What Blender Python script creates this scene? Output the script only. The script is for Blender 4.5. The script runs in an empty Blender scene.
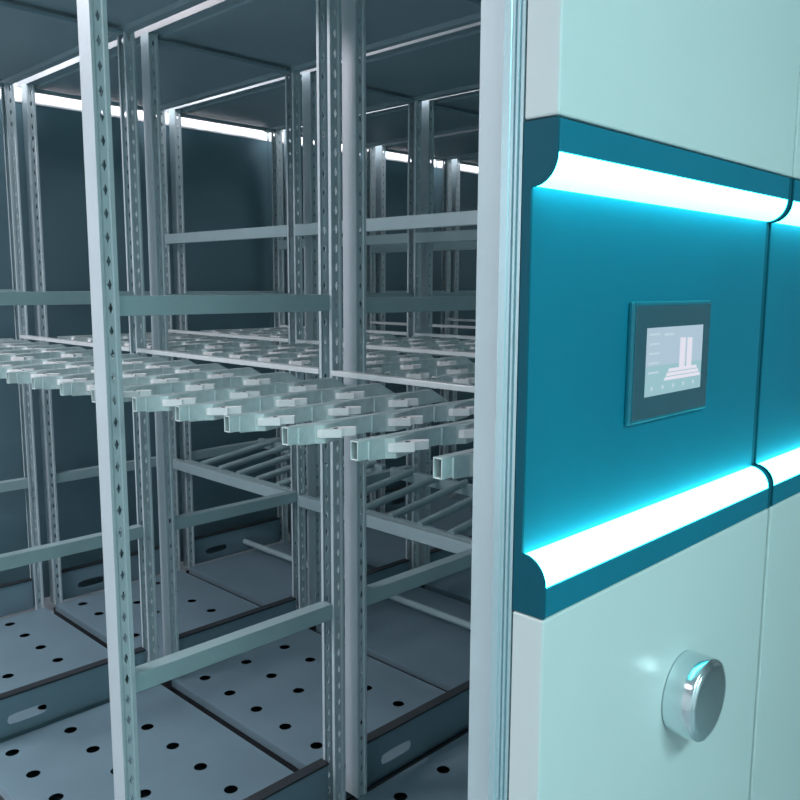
import bpy, math, random
from mathutils import Matrix, Vector
random.seed(4)
COL = bpy.context.scene.collection
H = 1.65                      # eye height above the room floor; every z below marked "rel" is relative to the eye

# ------------------------------------------------------------------ materials
def mat(name, col, rough=.45, metal=0., spec=.5, vary=.04, scale=6., bump=0., emit=None, estr=0.):
    m = bpy.data.materials.new(name); m.use_nodes = True
    nt = m.node_tree; b = nt.nodes['Principled BSDF']
    b.inputs['Roughness'].default_value = rough; b.inputs['Metallic'].default_value = metal
    b.inputs['Specular IOR Level'].default_value = spec
    tc = nt.nodes.new('ShaderNodeTexCoord'); n = nt.nodes.new('ShaderNodeTexNoise')
    n.inputs['Scale'].default_value = scale; n.inputs['Detail'].default_value = 4
    nt.links.new(tc.outputs['Object'], n.inputs['Vector'])
    r = nt.nodes.new('ShaderNodeValToRGB')
    r.color_ramp.elements[0].position = .3; r.color_ramp.elements[1].position = .7
    r.color_ramp.elements[0].color = [max(0, c*(1-vary)) for c in col]+[1]
    r.color_ramp.elements[1].color = [min(1, c*(1+vary)) for c in col]+[1]
    nt.links.new(n.outputs['Fac'], r.inputs['Fac']); nt.links.new(r.outputs['Color'], b.inputs['Base Color'])
    if bump:
        n2 = nt.nodes.new('ShaderNodeTexNoise'); n2.inputs['Scale'].default_value = 220; n2.inputs['Detail'].default_value = 2
        nt.links.new(tc.outputs['Object'], n2.inputs['Vector'])
        bp = nt.nodes.new('ShaderNodeBump'); bp.inputs['Strength'].default_value = bump; bp.inputs['Distance'].default_value = .001
        nt.links.new(n2.outputs['Fac'], bp.inputs['Height']); nt.links.new(bp.outputs['Normal'], b.inputs['Normal'])
    if emit:
        b.inputs['Emission Color'].default_value = list(emit)+[1]; b.inputs['Emission Strength'].default_value = estr
    return m
M = dict(
    post=mat('pale_grey_powder_coat', (.45,.57,.60), .38, .15, bump=.1),
    bar=mat('grey_green_powder_coat', (.32,.47,.49), .42, .1, bump=.1),
    galv=mat('galvanised_steel', (.56,.68,.68), .36, .3, vary=.14, scale=30),
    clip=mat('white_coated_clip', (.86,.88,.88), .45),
    deck=mat('deck_grey_coat', (.165,.27,.32), .42, .1, vary=.06, scale=3),
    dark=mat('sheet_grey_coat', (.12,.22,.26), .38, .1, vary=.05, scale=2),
    top=mat('top_sheet_coat', (.22,.34,.38), .5, 0, vary=.05, scale=2),
    lip=mat('top_edge_coat', (.36,.41,.42), .45),
    panel=mat('light_panel_coat', (.56,.66,.66), .30, 0, vary=.02, scale=2, bump=.05),
    trim=mat('aluminium_trim', (.45,.66,.70), .25, .6, vary=.03),
    teal=mat('deep_teal_coat', (.001,.16,.24), .5, 0, spec=.3, vary=.05, scale=3),
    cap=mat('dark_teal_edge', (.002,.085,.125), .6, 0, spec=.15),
    led=mat('cyan_white_diffuser', (.8,.95,.95), .4, emit=(.06,1.,1.06), estr=11.5),
    chrome=mat('polished_chrome', (.75,.82,.84), .12, 1., vary=.02),
    bezel=mat('screen_bezel', (.03,.09,.12), .18, 0, spec=.7, vary=.03),
    bezel_edge=mat('screen_rim', (.01,.13,.18), .3),
    glass=mat('screen_picture', (.02,.02,.02), .2, emit=(.42,.55,.66), estr=.95),
    glass2=mat('screen_picture_low', (.02,.02,.02), .2, emit=(.33,.56,.62), estr=.9),
    icon=mat('screen_icon', (.02,.02,.02), .2, emit=(.78,.76,.86), estr=.95),
    icon2=mat('screen_icon_grey', (.02,.02,.02), .2, emit=(.52,.66,.74), estr=.95),
    floor=mat('floor_epoxy', (.30,.35,.37), .3, 0, vary=.05, scale=1.5),
    wall=mat('wall_paint', (.72,.76,.77), .8),
    ceil=mat('ceiling_paint', (.75,.77,.78), .9),
    lamp=mat('lamp_diffuser', (.9,.9,.9), .5, emit=(1,.97,.98), estr=3.),
    rubber=mat('dark_base', (.02,.03,.035), .6),
)

# ------------------------------------------------------------------ mesh builder
class MB:
    def __init__(s): s.v=[]; s.f=[]; s.mi=[]; s.sm=[]
    def add(s, vs, fs, mi=0, smooth=False):
        o=len(s.v); s.v+= [tuple(p) for p in vs]
        for f in fs: s.f.append([o+i for i in f]); s.mi.append(mi); s.sm.append(smooth)
    def box(s, x0,x1,y0,y1,z0,z1, mi=0):
        s.add([(x0,y0,z0),(x1,y0,z0),(x1,y1,z0),(x0,y1,z0),(x0,y0,z1),(x1,y0,z1),(x1,y1,z1),(x0,y1,z1)],
              [(0,3,2,1),(4,5,6,7),(0,1,5,4),(1,2,6,5),(2,3,7,6),(3,0,4,7)], mi)
    def prism(s, pts, axis, a, b, mi=0, smooth_side=False):
        # pts: 2-D outline in the other two axes (in xyz order)
        def P(p,t):
            q=list(p); q.insert(axis,t); return q
        n=len(pts)
        s.add([P(p,a) for p in pts]+[P(p,b) for p in pts], [list(range(n))[::-1], list(range(n,2*n))], mi)
        s.add([P(p,a) for p in pts]+[P(p,b) for p in pts], [(i,(i+1)%n,n+(i+1)%n,n+i) for i in range(n)], mi, smooth_side)
    def rod(s, p, q, r, n=14, mi=0):
        p,q=Vector(p),Vector(q); d=(q-p).normalized(); u=d.orthogonal().normalized(); w=d.cross(u)
        ring=lambda c:[c+r*(math.cos(2*math.pi*i/n)*u+math.sin(2*math.pi*i/n)*w) for i in range(n)]
        a,b=ring(p),ring(q)
        s.add(a+b,[(i,(i+1)%n,n+(i+1)%n,n+i) for i in range(n)],mi,True)
        s.add(a+b,[list(range(n))[::-1],list(range(n,2*n))],mi)
    def lathe(s, prof, c, axis=1, n=48, mi=0):
        # prof: (radius, position along axis y)
        vs=[];fs=[]
        for r,t in prof:
            for i in range(n):
                a=2*math.pi*i/n; vs.append((c[0]+r*math.cos(a), c[1]+t, c[2]+r*math.sin(a)))
        for k in range(len(prof)-1):
            for i in range(n): fs.append((k*n+i,k*n+(i+1)%n,(k+1)*n+(i+1)%n,(k+1)*n+i))
        s.add(vs,fs,mi,True)
        s.add(vs[:n],[list(range(n))],mi); s.add(vs[-n:],[list(range(n))],mi)
    def cell(s, O, U, V, w, h, rf, mi=0, n=16):
        # rectangle w x h centred on O with a hole whose radius at angle t is rf(t)
        O,U,V=Vector(O),Vector(U),Vector(V)
        ca=math.atan2(h,w); A=sorted({round(a,6) for a in [2*math.pi*i/n for i in range(n)]+[ca,math.pi-ca,math.pi+ca,2*math.pi-ca]})
        inn=[];out=[]
        for a in A:
            c,d=math.cos(a),math.sin(a); r=rf(a)
            k=min((w/2)/abs(c) if abs(c)>1e-9 else 9e9,(h/2)/abs(d) if abs(d)>1e-9 else 9e9)
            inn.append(O+U*r*c+V*r*d); out.append(O+U*k*c+V*k*d)
        m=len(A); s.add(inn+out,[(i,(i+1)%m,m+(i+1)%m,m+i) for i in range(m)],mi)
    def mesh(s, name, mats, merge=False, center=None):
        me=bpy.data.meshes.new(name); me.from_pydata(s.v,[],s.f)
        for m in mats: me.materials.append(m)
        for p,mi,sm in zip(me.polygons,s.mi,s.sm): p.material_index=mi; p.use_smooth=sm
        import bmesh
        bm=bmesh.new(); bm.from_mesh(me)
        if merge: bmesh.ops.remove_doubles(bm,verts=bm.verts,dist=1e-5)
        bmesh.ops.recalc_face_normals(bm,faces=bm.faces)
        bm.to_mesh(me); bm.free(); me.update()
        return me
def se(a_,b_,n_):
    return lambda t: ((abs(math.cos(t))/a_)**n_+(abs(math.sin(t))/b_)**n_)**(-1/n_)
def obj(name, me, parent=None, loc=(0,0,0), bevel=0, solid=0, label=None):
    o=bpy.data.objects.new(name, me); COL.objects.link(o); o.location=loc
    if parent: o.parent=parent
    if solid:
        m=o.modifiers.new('thick','SOLIDIFY'); m.thickness=solid; m.offset=0
    if bevel:
        m=o.modifiers.new('bev','BEVEL'); m.width=bevel; m.segments=2; m.limit_method='ANGLE'; m.angle_limit=math.radians(50)
    if label: o['label']=label
    return o
def thing(name, label, cat, loc, group=None):
    o=bpy.data.objects.new(name,None); COL.objects.link(o); o.location=loc; o.empty_display_size=.1
    o['label']=label; o['category']=cat
    if group: o['group']=group
    return o
def tag(o,label,cat,group=None):
    o['label']=label; o['category']=cat
    if group: o['group']=group
    return o
cache={}
def cm(key, fn):
    if key not in cache: cache[key]=fn()
    return cache[key]

# ------------------------------------------------------------------ racks (local frame: x from front plane, y world, z world)
FX0=.82; PITCH=.737; DEP=.684
FR=[(.611,.665),(1.691,1.745),(2.771,2.825),(3.851,3.905)]
Z0=-1.54+H; ZT=.884+H
PW=.037; PD=.054
def post_mesh(rear):
    b=MB(); zb=Z0; zt=ZT
    ph=(-.051+H)
    k0=math.ceil((zb+.03-ph)/.05); k1=math.floor((zt-.03-ph)/.05)
    za=ph+k0*.05-.025; ze=ph+k1*.05+.025
    sx=-1 if rear else 1; ox=PW if rear else 0
    X=lambda x: ox+sx*x
    # plan path: lip, near flange (grooved, punched), web, far flange, lip
    path=[(.037,.010),(.037,.0),(.029,.0),(.0265,.003),(.0105,.003),(.0055,0),(0,0),(0,PD),(.008,PD),(.0105,PD-.003),(.0265,PD-.003),(.029,PD),(.037,PD),(.037,PD-.010)]
    for i in range(len(path)-1):
        p,q=path[i],path[i+1]
        holed = {round(p[0],4),round(q[0],4)}=={.0265,.0105}
        if not holed:
            b.add([(X(p[0]),p[1],zb),(X(q[0]),q[1],zb),(X(q[0]),q[1],zt),(X(p[0]),p[1],zt)],[(0,1,2,3)])
        else:
            for a_,c_ in ((zb,za),(ze,zt)):
                b.add([(X(p[0]),p[1],a_),(X(q[0]),q[1],a_),(X(q[0]),q[1],c_),(X(p[0]),p[1],c_)],[(0,1,2,3)])
            def rf(t):
                # punched keyhole: a round middle with a slimmer slit above and below
                return max(.0050, se(.0026,.0125,3)(t))
            for k in range(k0,k1+1):
                b.cell((X(.0185),p[1],ph+k*.05),(sx,0,0),(0,0,1),.016,.05,rf,0,16)
    return b.mesh('post_rear' if rear else 'post_front',[M['post']])
def xbar_mesh(h,d,m):
    b=MB(); b.box(PW+.001,DEP-PW-.001,0,d,-h,0); return b.mesh('cross_bar',[m])
def ybar_mesh(L,w,h,m):
    b=MB(); b.box(0,w,0,L,-h,0); return b.mesh('shelf_beam',[m])
def deck_mesh(holes):
    b=MB(); L=1.026; n=6
    if holes:
        ys=L/6
        xe=[.0,.195,.393,.591]
        b.add([(.591,0,0),(DEP,0,0),(DEP,L,0),(.591,L,0)],[(0,1,2,3)])
        for i in range(3):
            xa=xe[i]; xb=xe[i+1]
            for j in range(6):
                w=xb-xa; 
                b.cell(((xa+xb)/2,ys*(j+.5),0),(1,0,0),(0,1,0),w,ys,lambda t:.0215,0,20)
    else:
        b.add([(0,0,0),(DEP,0,0),(DEP,L,0),(0,L,0)],[(0,1,2,3)])
    # folded down edges
    for (p,q) in (((0,0),(DEP,0)),((DEP,0),(DEP,L)),((DEP,L),(0,L)),((0,L),(0,0))):
        b.add([(p[0],p[1],0),(q[0],q[1],0),(q[0],q[1],-.03),(p[0],p[1],-.03)],[(0,1,2,3)])
    return b.mesh('deck_plate',[M['deck']],merge=True)
def kick_mesh():
    b=MB(); a=PW+.002; e=DEP-PW-.002; z0,z1=0,.138
    cuts=[(a,.11,0),(.11,.28,1),(.28,e,0)]
    for x0,x1,h in cuts:
        if h: b.cell(((x0+x1)/2,0,.055),(1,0,0),(0,0,1),x1-x0,.11,se(.068,.018,5),0,28); b.add([(x0,0,.11),(x1,0,.11),(x1,0,z1),(x0,0,z1)],[(0,1,2,3)])
        else: b.add([(x0,0,z0),(x1,0,z0),(x1,0,z1),(x0,0,z1)],[(0,1,2,3)])
    b.box(a,e,-.004,.030,z1+.001,z1+.007,1)
    return b.mesh('kick_plate',[M['deck'],M['rubber']],merge=True)
def top_mesh(L):
    b=MB(); b.box(.002,DEP,0,L,0,.012); b.box(0,.002,0,L,-.004,.022,1)
    b.box(.05,.08,.0,L,-.010,0); b.box(DEP-.04,DEP-.01,.0,L,-.018,0)
    return b.mesh('top_plate',[M['top'],M['lip']])
post_f=post_mesh(False); post_r=post_mesh(True)
order=['nearest','second','third','fourth','fifth','sixth']
rk_labels=[
 'nearest row of open steel racking, carrying the lit touchscreen end cabinet',
 'open steel rack second from the aisle, with round-holed deck behind the punched centre double post',
 'open steel rack third from the aisle, with sloping round rods on its low level',
 'dim open steel rack fourth from the aisle, seen deep behind the centre post',
 'dim open steel rack fifth from the aisle, with small painted light band at its far top',
 'barely lit steel rack sixth from the aisle, deep blue gloom behind the fifth',
 'barely lit last steel rack of the row, farthest from the aisle',
]
for i in range(7):
    fx=FX0+PITCH*i
    R=thing('storage_rack', rk_labels[i],'rack',(fx,.60,0),'parallel rows of open steel racking')
    oy=-.60
    for k,(y0,y1) in enumerate(FR):
        obj('post',post_f,R,(0,y0+oy,0),solid=.0016)
        obj('post',post_r,R,(DEP-PW,y0+oy,0),solid=.0016)
        for zt,h in ((-.025 if i==0 else -.034,.044),(-.900,.046),(.871,.012)):
            obj('cross_bar',cm(('x',h),lambda:xbar_mesh(h,.040,M['top' if h<.02 else 'bar'])),R,(0,y0+.007+oy,zt+H),bevel=.002)
        obj('kick_plate',cm('kick',kick_mesh),R,(0,y0+.03+oy,Z0),solid=.0015)
    for k in range(3):
        ya=FR[k][1]; yb=FR[k+1][0]; L=yb-ya
        obj('deck_plate',cm(('deck',i<2),lambda:deck_mesh(i<2)),R,(0,ya+oy,Z0),solid=.0015)
        # rear beam carrying the bracket arms
        obj('shelf_beam',cm('yb1',lambda:ybar_mesh(L,.030,.015,M['panel'])),R,(DEP-PW-.004,ya+oy,-.230+H),bevel=.002)
        if i in (1,2,3):
            obj('shelf_beam',cm('yb2',lambda:ybar_mesh(L,.028,.048,M['bar'])),R,(DEP-PW-.002,ya+oy,.253+H),bevel=.002)
        if i in (1,):
            obj('shelf_beam',cm('yb3',lambda:ybar_mesh(L,.030,.050,M['bar'])),R,(DEP-PW-.004,ya+oy,-.914+H),bevel=.002)
        if i==2:
            obj('shelf_beam',cm('yb3',None),R,(.0,ya+oy,-.938+H),bevel=.002)
            obj('shelf_beam',cm('yb3',None),R,(.475,ya+oy,-.880+H),bevel=.002)
            for j in range(6):
                def rodm():
                    b=MB(); b.rod((.012,0,-.938),(.492,0,-.876),.0165); return b.mesh('rod',[M['bar']])
                obj('rod',cm('rod',rodm),R,(0,ya+.068+.163*j+oy,H))
            def railm():
                b=MB(); b.rod((0,-.023,0),(0,L+.024,0),.016,16); return b.mesh('deck_rail',[M['bar']])
            obj('deck_rail',cm('rail',railm),R,(.386,ya+oy,-1.482+H))
    for k,(ya,yb) in enumerate(((.612,1.718),(1.7185,2.798),(2.7985,3.966))):
        obj('top_plate',cm(('top',round(yb-ya,3)),lambda:top_mesh(yb-ya)),R,(0,ya+oy,ZT+.001))
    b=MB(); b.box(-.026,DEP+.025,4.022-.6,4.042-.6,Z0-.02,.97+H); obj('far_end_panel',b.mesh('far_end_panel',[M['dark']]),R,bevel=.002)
    b=MB(); b.box(-.02,DEP+.02,4.018-.6,4.0215-.6,.832+H,.925+H); obj('painted_light_band',b.mesh('painted_light_band',[M['clip']]),R,label='white band painted as light along the top of the far panel')  # white strip imitates light falling through the gap onto the far panel
    b=MB(); b.box(.01,DEP-.01,.62-.6,3.90-.6,.03,Z0-.032); obj('base_carriage',b.mesh('base_carriage',[M['rubber']]),R)
    b=MB()
    for yy in (.9,2.2,3.5):
        for xx in (.12,.56): b.rod((xx-.03,yy-.6,.029),(xx+.03,yy-.6,.029),.028,20)
    obj('wheel',b.mesh('wheel',[M['rubber']]),R)

# ------------------------------------------------------------------ bracket arms
AZ=-.232                                                # top of the tubes, rel
def arm_tube():
    b=MB(); w=.017; h=.030; t=.002; x1=.540; s=.055
    # four walls of a rectangular tube, slanted far end
    def wall(y0,y1,z0,z1):
        f=lambda z: x1+s*(0-z)/h
        b.add([(0,y0,z0),(0,y1,z0),(0,y1,z1),(0,y0,z1),(f(z0),y0,z0),(f(z0),y1,z0),(f(z1),y1,z1),(f(z1),y0,z1)],
              [(0,1,2,3),(7,6,5,4),(0,4,5,1),(1,5,6,2),(2,6,7,3),(3,7,4,0)])
    wall(0,t,-h,0); wall(w-t,w,-h,0); wall(t,w-t,-t,0); wall(t,w-t,-h,-h+t)
    return b.mesh('tube',[M['galv']])
def arm_plate():
    b=MB(); o=[(0,0),(.018,-.003),(.030,-.006),(.044,-.016),(.048,-.016),(.100,-.002),(.100,0)]
    n=len(o)
    vs=[];L=[(-.0325,1),(-.030,1.0),(-.001,.8)]
    for z,k in L: vs+=[(x,y*k,z) for x,y in o]
    fs=[]
    for l in range(len(L)-1):
        fs+=[(l*n+i,l*n+(i+1)%n,(l+1)*n+(i+1)%n,(l+1)*n+i) for i in range(n)]
    fs+=[tuple(range(n))[::-1],tuple(range((len(L)-1)*n,len(L)*n))]
    b.add(vs,fs)
    # weld bead
    b.rod((0,-.001,-.030),(0,-.001,-.002),.0020,8)
    return b.mesh('holder_plate',[M['galv']])
def arm_clip():
    b=MB(); o=[(0,0),(.004,-.008),(.030,-.030),(.038,-.020),(.062,-.030),(.072,-.020),(.046,0)]
    b.prism(o,2,-.0135,0)
    # screw hole, a dark recess with a rim on the upper face
    b.rod((.031,-.013,-.001),(.031,-.013,.0006),.0042,14,1)
    return b.mesh('clip',[M['clip'],M['rubber']])
tube_m=arm_tube(); plate_m=arm_plate(); clip_m=arm_clip()
bays=['near bay','middle bay','far bay']
ords=['first','second','third','fourth','fifth','sixth']
rkn=['nearest rack','second rack','third rack']
proto=None
def copy_tree(o,parent=None):
    c=o.copy(); COL.objects.link(c)
    if parent: c.parent=parent
    for ch in o.children: copy_tree(ch,c)
    return c
proto=thing('bracket_arm','x','bracket',(0,0,0))
obj('tube',tube_m,proto,bevel=.0008)
for u in (.022,.190,.358):
    obj('holder_plate',plate_m,proto,(u,0,0))
for u in (.053,.221,.389):
    obj('clip',clip_m,proto,(u,-.010,-.008),bevel=.001,label='white clip with a screw hole')
first=True
for i in range(3):
    for k in range(3):
        ya,yb=FR[k][1],FR[k+1][0]
        n=6
        for j in range(n):
            y={0:.720+.1685*j,1:1.750+.1655*j,2:2.832+.1655*j}[k]
            a=proto if first else copy_tree(proto); first=False
            a.location=(FX0+PITCH*i-(.0 if i==0 else -.004),y,AZ+H)
            a['label']='pale steel bracket arm with white clips, %s from near end, %s of %s'%(ords[j],bays[k],rkn[i])
            a['category']='bracket'
            a['group']='bracket arms on the '+rkn[i]

# ------------------------------------------------------------------ end cabinets
YF=.544; YR=.579; YB=.592
def end_cabinet(x0,label,first):
    W=.734
    E=thing('end_cabinet',label,'cabinet',(x0,YB,0),'end cabinets in a row')
    def add(name,b,mats,**kw): return obj(name,b.mesh(name,mats),E,**kw)
    o=-YB
    b=MB(); b.box(0,W,YF+o,-.001,.192+H,1.02+H); add('upper_panel',b,[M['panel']],bevel=.003)
    b=MB(); b.box(0,W-.006,YF+o,-.001,.03,-.4075+H); add('lower_panel',b,[M['panel']],bevel=.003)
    # recessed housing
    r=YR-YF
    zt=.152; zb=-.367
    def q(cz,sg,n=12,rr=r):   # convex quarter from front edge to recess plane
        return [(YF+o+(r-rr*math.cos(t)),cz-sg*rr*math.sin(t)*1.06) for t in [math.pi/2*i/n for i in range(n+1)]]
    top=q(zt+H,1); bot=q(zb+H,-1)
    prof=[(YF+o,.190+H)]+top+bot[::-1]+[(YF+o,-.406+H),(-.001,-.406+H),(-.001,.190+H)]
    for xa,xb in ((0,.004),(W-.012,W)):
        capb=MB(); capb.prism(prof,0,xa,xb); add('end_cap',capb,[M['cap']])
    b=MB()
    b.box(.004,W-.012,YR+o,-.0015,-.4055+H,.189+H)
    add('back_panel',b,[M['teal']])
    for za,ze in ((zt+H+.0005,.1895+H),(-.4055+H,zb+H-.0005)):
        b=MB(); b.box(.004,W-.012,YF+o,YR+o-.0005,za,ze); add('fascia',b,[M['teal']],bevel=.001)
    for cz,sg in ((zt,1),(zb,-1)):
        b=MB(); pr=q(cz+H,sg,12,r-.0015)+[(YR+o-.0005,cz+H)]
        b.prism(pr,0,.0045,W-.0125,0,True); add('light_strip',b,[M['led']],label='glowing cyan-white light strip, %s one'%('upper' if sg==1 else 'lower'))
    return E
CAB=end_cabinet(.811,'pale teal end cabinet with recessed dark teal band, touchscreen and round chrome knob',True)
end_cabinet(.811+.742,'sliver of the next pale end cabinet with lit teal band beyond the narrow seam',False)

# aluminium sealing strip standing along the corner of the cabinet and the first post
tp=[(-.0,.0008),(-.0,.005),(.003,.006),(.003,.008),(-.0,.009),(-.0,.012),(.004,.013),(.004,.015),(.001,.016),(.001,.020),(-.0005,.021),(-.0005,.0315),(.0078,.0315),(.0078,.0008)]
b=MB(); b.prism(tp,2,.0,2.66-.03)
o=obj('sealing_strip',b.mesh('sealing_strip',[M['trim']]),loc=(.8115,YB,.03))
tag(o,'narrow grooved aluminium strip standing between the pale corner post and the end cabinet','trim')

# touchscreen
hx0,hx1,hz0,hz1=1.050,1.302,-.197,-.021
T=thing('touchscreen','dark bezelled touchscreen showing a pale rack picture, mounted on the teal recess','screen',((hx0+hx1)/2,YR,(hz0+hz1)/2+H))
def lo(b,name,mats,**k): return obj(name,b.mesh(name,mats),T,**k)
w=(hx1-hx0)/2; h=(hz1-hz0)/2
b=MB(); b.box(-w,w,-.009,0,-h,h); lo(b,'housing',[M['bezel_edge']],bevel=.003)
b=MB(); b.box(-w+.006,w-.006,-.0105,-.0088,-h+.006,h-.006); lo(b,'bezel',[M['bezel']],bevel=.0006)
b=MB()
sx0,sx1,sz0,sz1=-.088,.094,-.050,.050
b.box(sx0,sx1,-.0112,-.0104,-.006,sz1,0); b.box(sx0,sx1,-.0112,-.0104,sz0,-.006,1)
def poly(pts,mi,d=.0117):
    b.add([(x-.006,-d,z-.001) for x,z in pts],[list(range(len(pts)))],mi)
poly([(.022,-.012),(.022,.034),(.040,.033),(.040,-.012)],2); poly([(.046,-.012),(.046,.033),(.063,.032),(.063,-.012)],2)
for k in range(3):
    e=.006*k; poly([(-.014-e,-.0165-.0062*k),(.084+e,-.0165-.0062*k),(.081+e,-.0115-.0062*k),(-.011-e,-.0115-.0062*k)],2)
for k in range(5): poly([(-.066+.034*k,-.041),(-.060+.034*k,-.041),(-.060+.034*k,-.035),(-.066+.034*k,-.035)],3)
for k in range(5): poly([(-.076,.040-.014*k),(-.044,.040-.014*k),(-.044,.043-.014*k),(-.076,.043-.014*k)],3)
poly([(-.03,.038),(.0,.038),(.0,.042),(-.03,.042)],3)
lo(b,'display',[M['glass'],M['glass2'],M['icon'],M['icon2']],label='glowing pale screen picture')

# chrome knob
b=MB(); b.lathe([(.060,0),(.0655,-.001),(.066,-.004),(.066,-.043),(.0645,-.046),(.062,-.047)],(0,0,0)); K=obj('round_knob',b.mesh('round_knob',[M['chrome']]),CAB,loc=(1.207-.811,YF-YB,-.644+H),label='round polished chrome knob')
b=MB(); b.lathe([(.061,-.0468),(.060,-.0485),(.052,-.050),(.02,-.0515),(.002,-.052)],(0,0,0)); obj('face_disc',b.mesh('face_disc',[M['chrome']]),K)

# ------------------------------------------------------------------ room
def struct(name,b,m,**k):
    o=obj(name,b.mesh(name,[m]),**k); o['kind']='structure'; return o
RX0,RX1,RY0,RY1,RZ=-2.2,6.6,-2.4,5.4,3.05
b=MB(); b.box(RX0,RX1,RY0,RY1,-.1,0); struct('floor',b,M['floor'])
b=MB(); b.box(RX0,RX1,RY0,RY1,RZ,RZ+.1); struct('ceiling',b,M['ceil'])
b=MB(); b.box(RX0-.1,RX0,RY0,RY1,0,RZ); struct('wall_left',b,M['wall'])
b=MB(); b.box(RX1,RX1+.1,RY0,RY1,0,RZ); struct('wall_right',b,M['wall'])
b=MB(); b.box(RX0-.1,RX1+.1,RY1,RY1+.1,0,RZ); struct('wall_back',b,M['wall'])
b=MB(); b.box(RX0-.1,RX1+.1,RY0-.1,RY0,0,RZ); struct('wall_front',b,M['wall'])

def ceiling_light(x,y,wx,wy,power,col,label):
    L=thing('ceiling_light',label,'lamp',(x,y,RZ),'ceiling lamps')
    b=MB(); b.box(-wx/2-.02,wx/2+.02,-wy/2-.02,wy/2+.02,-.03,0); obj('lamp_frame',b.mesh('lamp_frame',[M['ceil']]),L)
    b=MB(); b.box(-wx/2,wx/2,-wy/2,wy/2,-.034,-.0305); obj('diffuser',b.mesh('diffuser',[M['lamp']]),L)
    l=bpy.data.lights.new('panel_light','AREA'); l.shape='RECTANGLE'; l.size=wx; l.size_y=wy; l.energy=power; l.color=col
    o=bpy.data.objects.new('panel_light',l); COL.objects.link(o); o.location=(x,y,RZ-.04)
ceiling_light(-.9,.9,.6,1.0,9,(1,.85,.92),'white ceiling lamp over the aisle, near')
ceiling_light(-.7,3.2,.6,1.2,85,(1,.83,.90),'white ceiling lamp over the aisle, far')
ceiling_light(.45,-1.45,1.8,.6,70,(.60,.95,.95),'added cool fill lamp in front of the end cabinets')  # unseen teal fill, added to tint the faces turned towards it
ceiling_light(3.2,3.50,5.2,.16,120,(1,.88,.93),'added long white lamp above the racks, lighting the far panel tops')  # unseen, added and placed to throw a bright band onto the far panels

def area(name,loc,rot,sx,sy,e,col):
    l=bpy.data.lights.new(name,'AREA'); l.shape='RECTANGLE'; l.size=sx; l.size_y=sy; l.energy=e; l.color=col
    o=bpy.data.objects.new(name,l); COL.objects.link(o); o.location=loc; o.rotation_euler=rot; return o

w=bpy.data.worlds.new('world'); bpy.context.scene.world=w; w.use_nodes=True
w.node_tree.nodes['Background'].inputs[0].default_value=(.5,.7,.8,1); w.node_tree.nodes['Background'].inputs[1].default_value=.2

# ------------------------------------------------------------------ camera
f,yaw,pitch,roll=820.2,.7733,.1386,.0042
c,s=math.cos(yaw),math.sin(yaw); cp,sp=math.cos(pitch),math.sin(pitch); cr,sr=math.cos(roll),math.sin(roll)
P=Matrix(((1,0,0),(0,cp,-sp),(0,sp,cp))); Q=Matrix(((cr,-sr,0),(sr,cr,0),(0,0,1))); MM=Q@P
dX=MM@Vector((s,0,c)); dY=MM@Vector((-c,0,s)); dZ=MM@Vector((0,-1,0))
right=Vector((dX[0],dY[0],dZ[0])); down=Vector((dX[1],dY[1],dZ[1])); fwd=Vector((dX[2],dY[2],dZ[2]))
cam=bpy.data.cameras.new('camera'); co=bpy.data.objects.new('camera',cam); COL.objects.link(co)
cam.sensor_fit='HORIZONTAL'; cam.sensor_width=36; cam.lens=36*f/800; cam.clip_start=.02
m=Matrix.Identity(4)
for r in range(3):
    m[r][0]=right[r]; m[r][1]=-down[r]; m[r][2]=-fwd[r]
m[2][3]=H
co.matrix_world=m
bpy.context.scene.camera=co
vs=bpy.context.scene.view_settings
vs.view_transform='Standard'; vs.look='None'; vs.gamma=1; vs.use_curve_mapping=False; vs.exposure=0.0
